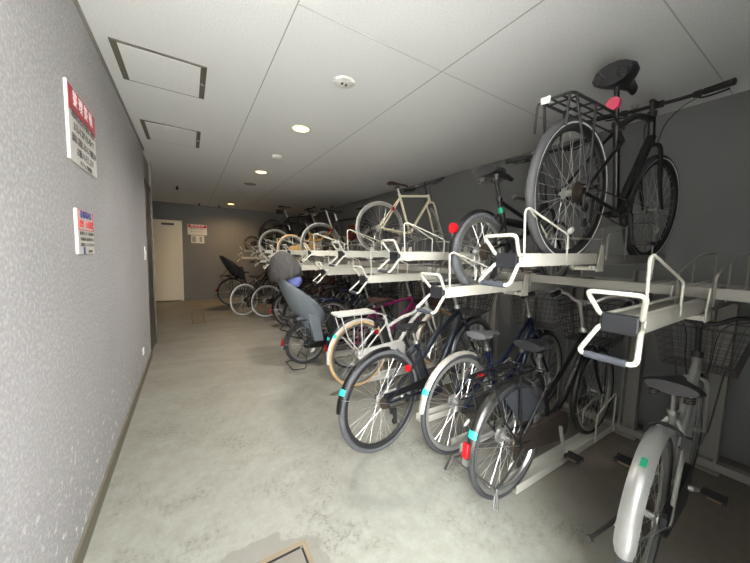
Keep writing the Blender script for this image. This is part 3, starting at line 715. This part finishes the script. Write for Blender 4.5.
# one sliding tray, built at its front end; children are copied for the rest
def make_tray():
    t=thing('sliding_tray','x','tray'); 
    L=.72; m=MB()
    m.box((L/2,0,-.012),(L,.09,.006)); m.box((L/2,-.047,.01),(L,.005,.058)); m.box((L/2,.047,.01),(L,.005,.058))
    for s in (-1,1): m.box((L/2,s*.038,.037),(L,.02,.004))
    m.build('channel',RACKP,t,False)
    m=MB(); m.box((-.008,0,.008),(.022,.104,.066)); m.build('end_cap',ENDC,t,False,bevel=.006)
    for sg,dx,dz in ((1,-.07,.105),(-1,-.1,-.1)):
        m=MB(); w=.078
        pts=rounded([(.02,.05,.012+sg*.018),(-.012,.056,.012+sg*.02),(dx,w,dz+.01),(dx,-w,dz+.01),(-.012,-.056,.012+sg*.02),(.02,-.05,.012+sg*.018)],.022)
        m.tube(pts,.0078,10); h=m.build('pull_handle',RACKP,t)
        if sg<0: MB().tube([(dx,w*.72,dz+.01),(dx,-w*.72,dz+.01)],.0115,12).build('rubber_grip',GRIPR,h)
    m=MB(); y=-.048
    m.tube(rounded([(.04,y,.0),(.028,y,.225),(.06,y,.235),(.40,y,.13),(.395,y,.0)],.02),.0048,8)
    m.tube(rounded([(.06,y,.234),(.36,.04,.135),(.37,.048,.125),(.365,.048,.0)],.015),.0048,8); m.build('wheel_guard',RACKP,t)
    for s in (-1,1):
        MB().tube([(.40,s*.048,.115),(.76,s*.05,.118)],.004,6).build('side_rod',RACKD,t)
    m=MB(); m.hexa([Vector(p) for p in ((.70,-.075,-.06),(.75,-.075,-.06),(.75,.075,-.06),(.70,.075,-.06),(.735,-.06,.085),(.765,-.06,.085),(.765,.06,.085),(.735,.06,.085))]); 
    for s in (-1,1): m.disc((.69,s*.05,-.045),.012,.014,'y',10); m.disc((.66,s*.05,-.04),.01,.014,'y',10)
    bk=MB()
    for s in (-1,1): bk.hexa([Vector(p) for p in ((.69,s*.062-.003,-.06),(.77,s*.062-.003,-.06),(.77,s*.062+.003,-.06),(.69,s*.062+.003,-.06),(.735,s*.06-.003,.085),(.768,s*.06-.003,.085),(.768,s*.06+.003,.085),(.735,s*.06+.003,.085))])
    bk.box((.73,0,-.045),(.08,.124,.02))
    for s in (-1,1): bk.disc((.68,s*.055,-.04),.012,.014,'y',10); bk.disc((.655,s*.05,-.035),.009,.014,'y',10)
    bk.build('slide_bracket',RACKP,t,False)
    m=MB(); x0,x1=.77,1.78
    m.box(((x0+x1)/2,0,-.022),(x1-x0,.11,.006)); m.box(((x0+x1)/2,-.056,.0),(x1-x0,.005,.055)); m.box(((x0+x1)/2,.056,.0),(x1-x0,.005,.055)); m.build('fixed_rail',RACKD,t,False)
    for s in (-1,1):
        m=MB(); y=s*.062
        m.tube(rounded([(.80,y,.0),(.80,y,.14),(1.15,y,.225),(1.5,y,.24),(1.5,y,.0)],.03),.0048,8); m.tube([(1.05,y,.2),(1.05,y,.0)],.004,6); m.build('front_wheel_guard',RACKD,t)
    return t
HEADK={7:-7.}
TL={0:'empty tray nearest the camera, bent handle loops at its open end',1:'tray carrying the big black bicycle with rear rack',2:'lower tray carrying the small black bicycle with white-rimmed wheels',
 3:'empty higher tray just beyond the small black bicycle',4:'empty lower tray above the white bicycle with tan tyres',5:'empty higher tray whose guard stands before the cream bicycle',6:'lower empty tray above the grey child seat bicycle',
 7:'higher tray carrying the cream bicycle',8:'lower tray between the cream and the silver-wheeled bicycles',10:'lower tray carrying the silver-wheeled black bicycle',12:'lower tray carrying the ochre mini bicycle',14:'lower tray carrying the bicycle with white rear fender',
 15:'higher tray carrying the all-black bicycle with under-saddle bag',19:'higher tray carrying the small brown bicycle near the back wall',20:'last lower tray, next to the back wall'}
ORD=['first','second','third','fourth','fifth','sixth','seventh','eighth','ninth','tenth','eleventh','twelfth','thirteenth','fourteenth','fifteenth','sixteenth','seventeenth','eighteenth','nineteenth','twentieth','twenty-first']
base=make_tray(); kids=[(c,list(c.children)) for c in base.children]
for k in list(range(16))+[19,20]:
    if k==0: t=base
    else:
        t=base.copy(); COL.objects.link(t)
        for c,gs in kids:
            c2=c.copy(); c2.parent=t; COL.objects.link(c2)
            for g in gs: g2=g.copy(); g2.parent=c2; COL.objects.link(g2)
    t.location=(X0,tray_y(k),tray_floor(k,X0)+.009); t.rotation_euler=(0,-SL,math.radians(HEADK.get(k,0)))
    t['label']='off-white sliding '+TL[k] if k in TL else 'off-white sliding tray, %s along the upper row from the near end'%ORD[k]
    t['group']='sliding trays of the upper tier'
# floor rails
FRY={1:.955,2:1.38,3:1.77,4:2.23,5:2.655,6:3.08,7:3.505,8:3.93,9:4.355,10:4.78,11:5.205,12:5.63,13:6.055,14:6.48,15:6.905,16:7.33}
FL={1:'under the black bicycle with rear rack and basket',2:'under the navy bicycle with silver fender',3:'under the dark electric bicycle with battery',4:'just beyond the dark electric bicycle',5:'under the white bicycle with tan tyres',6:'under the magenta bicycle',7:'under the bicycle with hooded grey child seat'}
def make_rail():
    t=thing('floor_rail','x','rail'); m=MB(); L=1.3
    m.box((L/2,0,.006),(L,.075,.004)); m.box((L/2,-.04,.03),(L,.005,.052)); m.box((L/2,.04,.03),(L,.005,.052)); m.build('channel',RACKP,t,False)
    for s in (-1,1): MB().tube(rounded([(.95,s*.045,.01),(.95,s*.045,.22),(1.25,s*.045,.33),(1.25,s*.045,.01)],.03),.005,8).build('wheel_guard',RACKP,t)
    return t
base=make_rail(); kids=list(base.children)
for i,(k,y) in enumerate(sorted(FRY.items())):
    if i==0: t=base
    else:
        t=base.copy(); COL.objects.link(t)
        for c in kids: c2=c.copy(); c2.parent=t; COL.objects.link(c2)
    t.location=(1.56,y,.001); t['group']='floor rails of the lower tier'
    t['label']='off-white floor rail '+FL[k] if k in FL else 'off-white floor rail, %s along the floor row from the near end'%ORD[i]

exec_bikes=True
# ------------------------------------------------------------------ bicycles on the floor
GF='bicycles parked on the floor'; GU='bicycles on the upper trays'
bicycle('silver city bicycle nearest the camera, wide silver fender, wire basket, in shade',(1.555,.36,0),5,0,0,GF,r=.335,wb=1.08,paint=SILVER,fw=.064,fr=(55,176,SILVER),ff=(60,210,SILVER),
  sticker=(122,GREEN),stw=.5,rack=None,basket=(GALV,'wire'),sh=.83,hb=1.02,covermat=BLACK,seatpost=STEEL,refmat=PINKR,light=True,stand='sideup',stayref=False,tyre=TYREG,lock=True,crank=-25,barmat=BLACK,metal=BLACKM,tw=.042)
bicycle('black city bicycle with black rear rack, black basket, black saddle and turquoise sticker',(1.52,.95,.0),1,2.0,-1,GF,r=.33,wb=1.08,paint=BLACK,fr=(60,180,OLIVE),ff=(60,205,OLIVE),sticker=(156,TURQ),reflector=169,
  rack=BLACK,basket=(BLACKM,'thick'),sh=.85,hb=1.03,covermat=COVER,stand='up',rim=STEEL,guard=True,lock=True,light=True,tyre=TYRE,fork=BLACK,crank=-80)
bicycle('navy city bicycle with weathered silver rear fender and grey saddle',(1.56,1.355,.0),2,1.,-2,GF,r=.345,wb=1.1,paint=NAVY,fr=(58,175,GREYF),ff=(60,205,NAVY),sticker=(153,TURQ),stayref=True,sadmat=GREYSAD,
  basket=(GALV,'wire'),sh=.80,hb=1.05,covermat=GALV,lock=True,light=True,rim=ALU,crank=20)
bicycle('dark slate electric bicycle with battery, derailleur and short black rear fender',(1.14,1.64,.0),8,5.,-2,GF,r=.352,wb=1.12,bbx=.5,style='ebike',paint=DARKBLUE,fr=(75,172,BLACK),sticker=(151,TURQ),stayref=True,battery=BLACKM,
  basket=(BLACKM,'thick'),sh=.82,hb=.98,chain='openhalf',cassette=True,bar='riser',barmat=BLACK,saddle='sport',cranks=BLACKM,tyre=TYREG,tw=.04,rim=BLACKM,crank=40,hl=.12,ff=(70,200,BLACK))
bicycle('white electric bicycle with tan tyres, white rear rack and brown saddle',(1.455,2.6,0),2,1.,0,GF,r=.342,wb=1.12,bbz=.325,style='loop',paint=WHITEP,fr=(55,188,WHITEP),ff=(60,205,WHITEP),tyre=TAN,sticker=(142,TURQ),stayref=True,
  rack=WHITEP,racktop=True,covermat=WHITEP,battery=BLACKM,sadmat=BROWN,sh=.88,hb=1.03,barmat=STEEL,lock=True,crank=-60,rim=STEEL,basket=(BROWN,'thick'))
bicycle('magenta bicycle behind the white electric bicycle',(1.62,3.05,0),2,1,0,GF,r=.32,paint=MAGENTA,fr=(60,195,BLACK),sticker=(165,TURQ),reflector=183,sh=.8,hb=1.0,style='diamond',Ls=.46,basket=(BLACKM,'thick'))
cr,cs=bicycle('small-wheeled electric bicycle with hooded grey child seat, blue headrest and black stand',(1.178,3.45,0),1,0,0,GF,r=.256,wb=1.1,style='loop',paint=PLASTIC,fr=(50,190,PLASTIC),reflector=172,ff=(60,205,PLASTIC),tw=.05,
  stand='down',battery=BLACKM,sh=.78,hb=1.02,covermat=BLACK,basket=(BLACKM,'thick'),sadmat=NAVY,rack=BLACKM,rim=STEEL)
seat=child_seat(cr,cs,SEATG,PLASTIC)
m=MB(); m.ell((-.235,0,1.06),(.185,.2,.30),24,10,rot=Matrix.Rotation(math.radians(-14),3,'Y'),v0=0,v1=.5); hood=solid(m.build('hood',HOODF,seat),.006)
m=MB()
R3=Matrix.Rotation(math.radians(-14),3,'Y')
for a in (-32,0,32):
    pts=[]
    for i in range(13):
        p=PI*(i/12); v=Vector((.19*math.sin(math.radians(a))*math.sin(p)*1.0,.204*math.cos(p),.304*math.sin(p)*math.cos(math.radians(a)))); pts.append(R3@v+Vector((-.235,0,1.06)))
    m.tube(pts,.004,6)
m.build('hood_rib',PLASTIC,hood)
m=MB(); m.ell((-.17,-.1,1.03),(.08,.07,.085),18,12); m.ell((-.17,.1,1.03),(.08,.07,.085),18,12); m.build('headrest',BLUEPAD,seat)
def plain(label,x,y,head=0,**kw):
    d=dict(paint=BLACK,fr=(60,195,BLACK),ff=(60,205,BLACK),sh=.82,hb=1.02); d.update(kw)
    return bicycle(label,(x,y,0),head,0,0,GF,**d)
plain('black bicycle just beyond the hooded child seat bicycle',1.7,3.92,1,sadmat=NAVY,basket=(BLACKM,'thick'),stayref=True)
plain('dark blue bicycle with front basket, second beyond the hooded child seat bicycle',1.65,4.38,3,paint=NAVY,basket=(GALV,'wire'),rim=STEEL)
plain('black bicycle with black basket, third beyond the hooded child seat bicycle',1.62,4.86,4,basket=(BLACKM,'thick'),style='diamond',Ls=.46)
plain('black bicycle with steel rims whose rear wheel shows left of the hooded child seat',1.56,5.34,-4,rim=STEEL,reflector=185,lock=True,paint=BLACKM,rack=BLACK)
plain('dark red city bicycle deep in the row',1.75,5.85,4,paint=mat('dark_red_paint',(92,20,28),.35),basket=(BLACKM,'thick'))
plain('black bicycle with bright white rear tyre, second from the far end of the floor row',1.34,6.36,12,r=.33,tyre=WHITET,rim=STEEL,tw=.032)
plain('black bicycle with thick white rims, standing out farthest into the corridor',.96,6.70,28,r=.33,tyre=WHITET,rim=STEEL,spoke=WHITEP,tw=.032,fr=None,style='diamond',Ls=.45,bar='flat',barw=.28,barmat=BLACK,saddle='sport',chain='open',cassette=True)
br,bs=plain('black bicycle with black child seat, farthest on the floor near the back wall',.87,8.05,14,r=.33,paint=BLACKM,fr=(60,190,BLACK),rack=BLACKM,reflector=170,basket=(BLACKM,'thick'))
child_seat(br,bs,BLACKM,mat('pale_cushion',(170,172,168),.8),z0=.74,zt=1.22,xb=-.18,tilt=.25,dp=.18,run=.2)

# ------------------------------------------------------------------ bicycles on the upper tier
def upper(label,k,x,**kw):
    hd=kw.pop('head',HEADK.get(k,0)); y=tray_y(k)+math.tan(math.radians(HEADK.get(k,0)))*(x-X0)+kw.pop('dy',0)
    return bicycle(label,(x,y,tray_floor(k,x)+.001),hd,math.degrees(SL)+kw.pop('dp',0),kw.pop('lean',0),GU,**kw)
b,S2=upper('big black hybrid bicycle with rear rack and padded saddle, on a high tray',1,1.64,dp=-.6,lean=3.5,pad=2.1,stripe=True,head=-1.5,r=.35,wb=1.02,bbx=.52,rackx=.05,rackz=.04,style='hybrid',paint=BLACK,tw=.042,tyre=mat('mid_grey_tyre',(62,62,64),.7),rim=BLACKM,sh=1.0,hb=.96,bar='flat',barw=.31,barmat=BLACK,saddle='wide',Ls=.5,chain='open',
  cassette=True,rack=BLACKM,rackdrop=True,racktag=True,seatpost=BLACK,cranks=BLACKM,crank=-75,hl=.17,steer=-3,stand='sideup')
m=MB(); c=S2['SP']-S2['u']*.12+Vector((-.035,0,0)); m.disc(c,.032,.02,'x',20); m.tube([c,c+Vector((.035,0,0))],.008,8); tag(m.build('tail_light',PINKR,b),'pinkish red round tail light')
b,S3=upper('small black folding-style bicycle with turquoise tape on its seat post, on a low tray',2,1.54,r=.245,wb=.86,style='fold',bbx=.26,paint=BLACK,tw=.045,tyre=TYREG,rim=STEEL,sh=.74,hb=.94,bar='flat',barw=.27,barmat=BLACK,saddle='wide',Ls=.32,fr=(62,182,BLACK),fw=.055,chain='open',cassette=True,
  seatpost=BLACK,cranks=BLACKM,crank=-70,ns=28)
m=MB(); c=S3['BB']+S3['u']*.24; m.tube([c-S3['u']*.018,c+S3['u']*.018],.0195,14); tag(m.build('registration_sticker',GREEN,b),'turquoise green tape band')
m=MB(); c=S3['A']+Vector((-.25,-.01,.135)); m.disc(c,.03,.014,'x',20); tag(m.build('rear_reflector',RED,b),'round red rear reflector')
upper('cream diamond-frame bicycle with brown saddle and thin tyres, on a high tray',7,2.09,r=.338,wb=.93,style='diamond',paint=CREAM,tw=.03,tyre=mat('pale_grey_tyre',(150,150,146),.7),rim=ALU,sh=.915,hb=.96,bar='flat',barw=.27,barmat=BLACK,saddle='sport',sadmat=BROWN,
  Ls=.53,chain='open',cassette=False,stayref=True,crank=-20,steer=64,hl=.12,metal=STEEL,cables=True)
upper('black bicycle with silver rims and pale tyres, on a low tray beyond the cream one',10,1.84,r=.345,wb=1.06,style='diamond',paint=BLACK,tw=.036,tyre=mat('pale_grey_tyre',(150,150,146),.7),rim=STEEL,sh=.9,hb=1.0,bar='flat',barw=.28,barmat=BLACK,saddle='sport',Ls=.5,chain='open',stayref=True)
upper('small ochre bicycle with tan tyres and tall handlebar, on a low tray',12,1.6,r=.265,wb=1.0,style='fold',paint=GOLD,tyre=TAN,rim=ALU,sh=.8,hb=1.0,bar='riser',barw=.26,barmat=BLACK,sadmat=BLACK,fr=None,ff=None,covermat=GOLD,metal=STEEL,Ls=.3)
upper('dark city bicycle with white-tipped rear fender, on a low tray far down',14,1.52,r=.335,paint=BLACK,tyre=WHITET,rim=STEEL,sh=.82,hb=1.0,fr=(75,165,BLACK),sticker=None)
b,S5=upper('all-black tall bicycle with under-saddle bag, on a high tray far down',15,1.62,r=.35,wb=1.02,style='diamond',paint=BLACK,tyre=RUB,rim=BLACKM,spoke=BLACKM,sh=1.0,hb=1.0,bar='flat',barw=.3,barmat=BLACK,saddle='sport',Ls=.53,chain='open',wheelref=False)
m=MB(); m.box(S5['SP']+Vector((-.1,0,-.07)),(.15,.09,.1)); m.build('saddle_bag',RUB,b,bevel=.02)
upper('small brown folding bicycle, last on the upper tier near the back wall',19,1.42,r=.205,wb=.8,style='fold',paint=BRONZE,tyre=TYRE,rim=BRONZE,sh=.6,hb=.7,bar='flat',barw=.22,barmat=BLACK,Ls=.25,ns=20)

# red box on the right wall
t=thing('wall_box','dark red box on the right wall behind the far bicycles','box',(RW,6.05,1.8),(0,0,-R90))
MB().box((0,-.05,0),(.3,.1,.36)).build('body',mat('dark_red_box',(140,48,34),.5),t,False,bevel=.01); MB().box((0,-.102,0),(.26,.006,.32)).build('door',mat('dark_red_box',(140,48,34),.5),t,False); MB().disc((.1,-.108,0),.012,.008,'y',12).build('latch',STEEL,t)

# ------------------------------------------------------------------ light
def area(name,loc,rot,sx,sy,power,col):
    l=bpy.data.lights.new(name,'AREA'); l.shape='RECTANGLE'; l.size=sx; l.size_y=sy; l.energy=power; l.color=col
    o=bpy.data.objects.new(name,l); COL.objects.link(o); o.location=loc; o.rotation_euler=rot; return o
wd=bpy.data.worlds.new('sky'); SC.world=wd; wd.use_nodes=True
bg=wd.node_tree.nodes['Background']; wn=wd.node_tree
wtc=wn.nodes.new('ShaderNodeTexCoord'); dt=wn.nodes.new('ShaderNodeVectorMath'); dt.operation='DOT_PRODUCT'; dt.inputs[1].default_value=Vector((-.59,-.656,.47)).normalized()
wn.links.new(wtc.outputs['Generated'],dt.inputs[0])
mr=wn.nodes.new('ShaderNodeMapRange'); mr.interpolation_type='SMOOTHSTEP'
for i,v in ((1,.94),(2,.995),(3,22.),(4,70.)): mr.inputs[i].default_value=v
wn.links.new(dt.outputs['Value'],mr.inputs[0])
bg.inputs[0].default_value=(.97,.99,1,1); wn.links.new(mr.outputs[0],bg.inputs[1])
po=area('doorway_daylight',(.065,FY-.16,1.25),(PI/2,0,0),1.0,2.5,1,(1,1,1)); po.rotation_euler=(PI/2,0,PI) if False else (PI/2,0,0)
po.data.cycles.is_portal=True
po.rotation_euler=(math.radians(90),0,0)
sl=bpy.data.lights.new('sun','SUN'); sl.energy=110; sl.angle=.01; sl.color=(1,.97,.93)
so=bpy.data.objects.new('sun',sl); COL.objects.link(so); so.location=(0,6,12); so.rotation_euler=Vector((.15,-.5,-.86)).to_track_quat('-Z','Y').to_euler()
for x,y,p in ((.917,2.863,140),(.923,4.729,140),(.921,8.414,95)):
    l=bpy.data.lights.new('downlight_lamp','SPOT'); l.energy=p; l.color=(1,.93,.84) if y<8 else (1,.66,.32); l.spot_size=math.radians(168); l.spot_blend=1; l.shadow_soft_size=.07
    o=bpy.data.objects.new('downlight_lamp',l); COL.objects.link(o); o.location=(x,y,H-.02)
# ------------------------------------------------------------------ camera
yaw,pitch,roll,Fpx=.5557,.0907,.0282,299.7
fwd=Vector((math.sin(yaw)*math.cos(pitch),math.cos(yaw)*math.cos(pitch),-math.sin(pitch)))
r0=Vector((math.cos(yaw),-math.sin(yaw),0)); u0=r0.cross(fwd)
rr=math.cos(roll)*r0+math.sin(roll)*u0; uu=-math.sin(roll)*r0+math.cos(roll)*u0
cd=bpy.data.cameras.new('camera'); cd.sensor_width=36; cd.lens=36*Fpx/750; cd.clip_start=.02
co=bpy.data.objects.new('camera',cd); COL.objects.link(co)
M=Matrix((rr,uu,-fwd)).transposed().to_4x4(); M.translation=(0,0,1.35); co.matrix_world=M
SC.camera=co
SC.view_settings.view_transform='Standard'; SC.view_settings.look='None'; SC.view_settings.gamma=1; SC.view_settings.use_curve_mapping=False
SC.view_settings.exposure=0.24
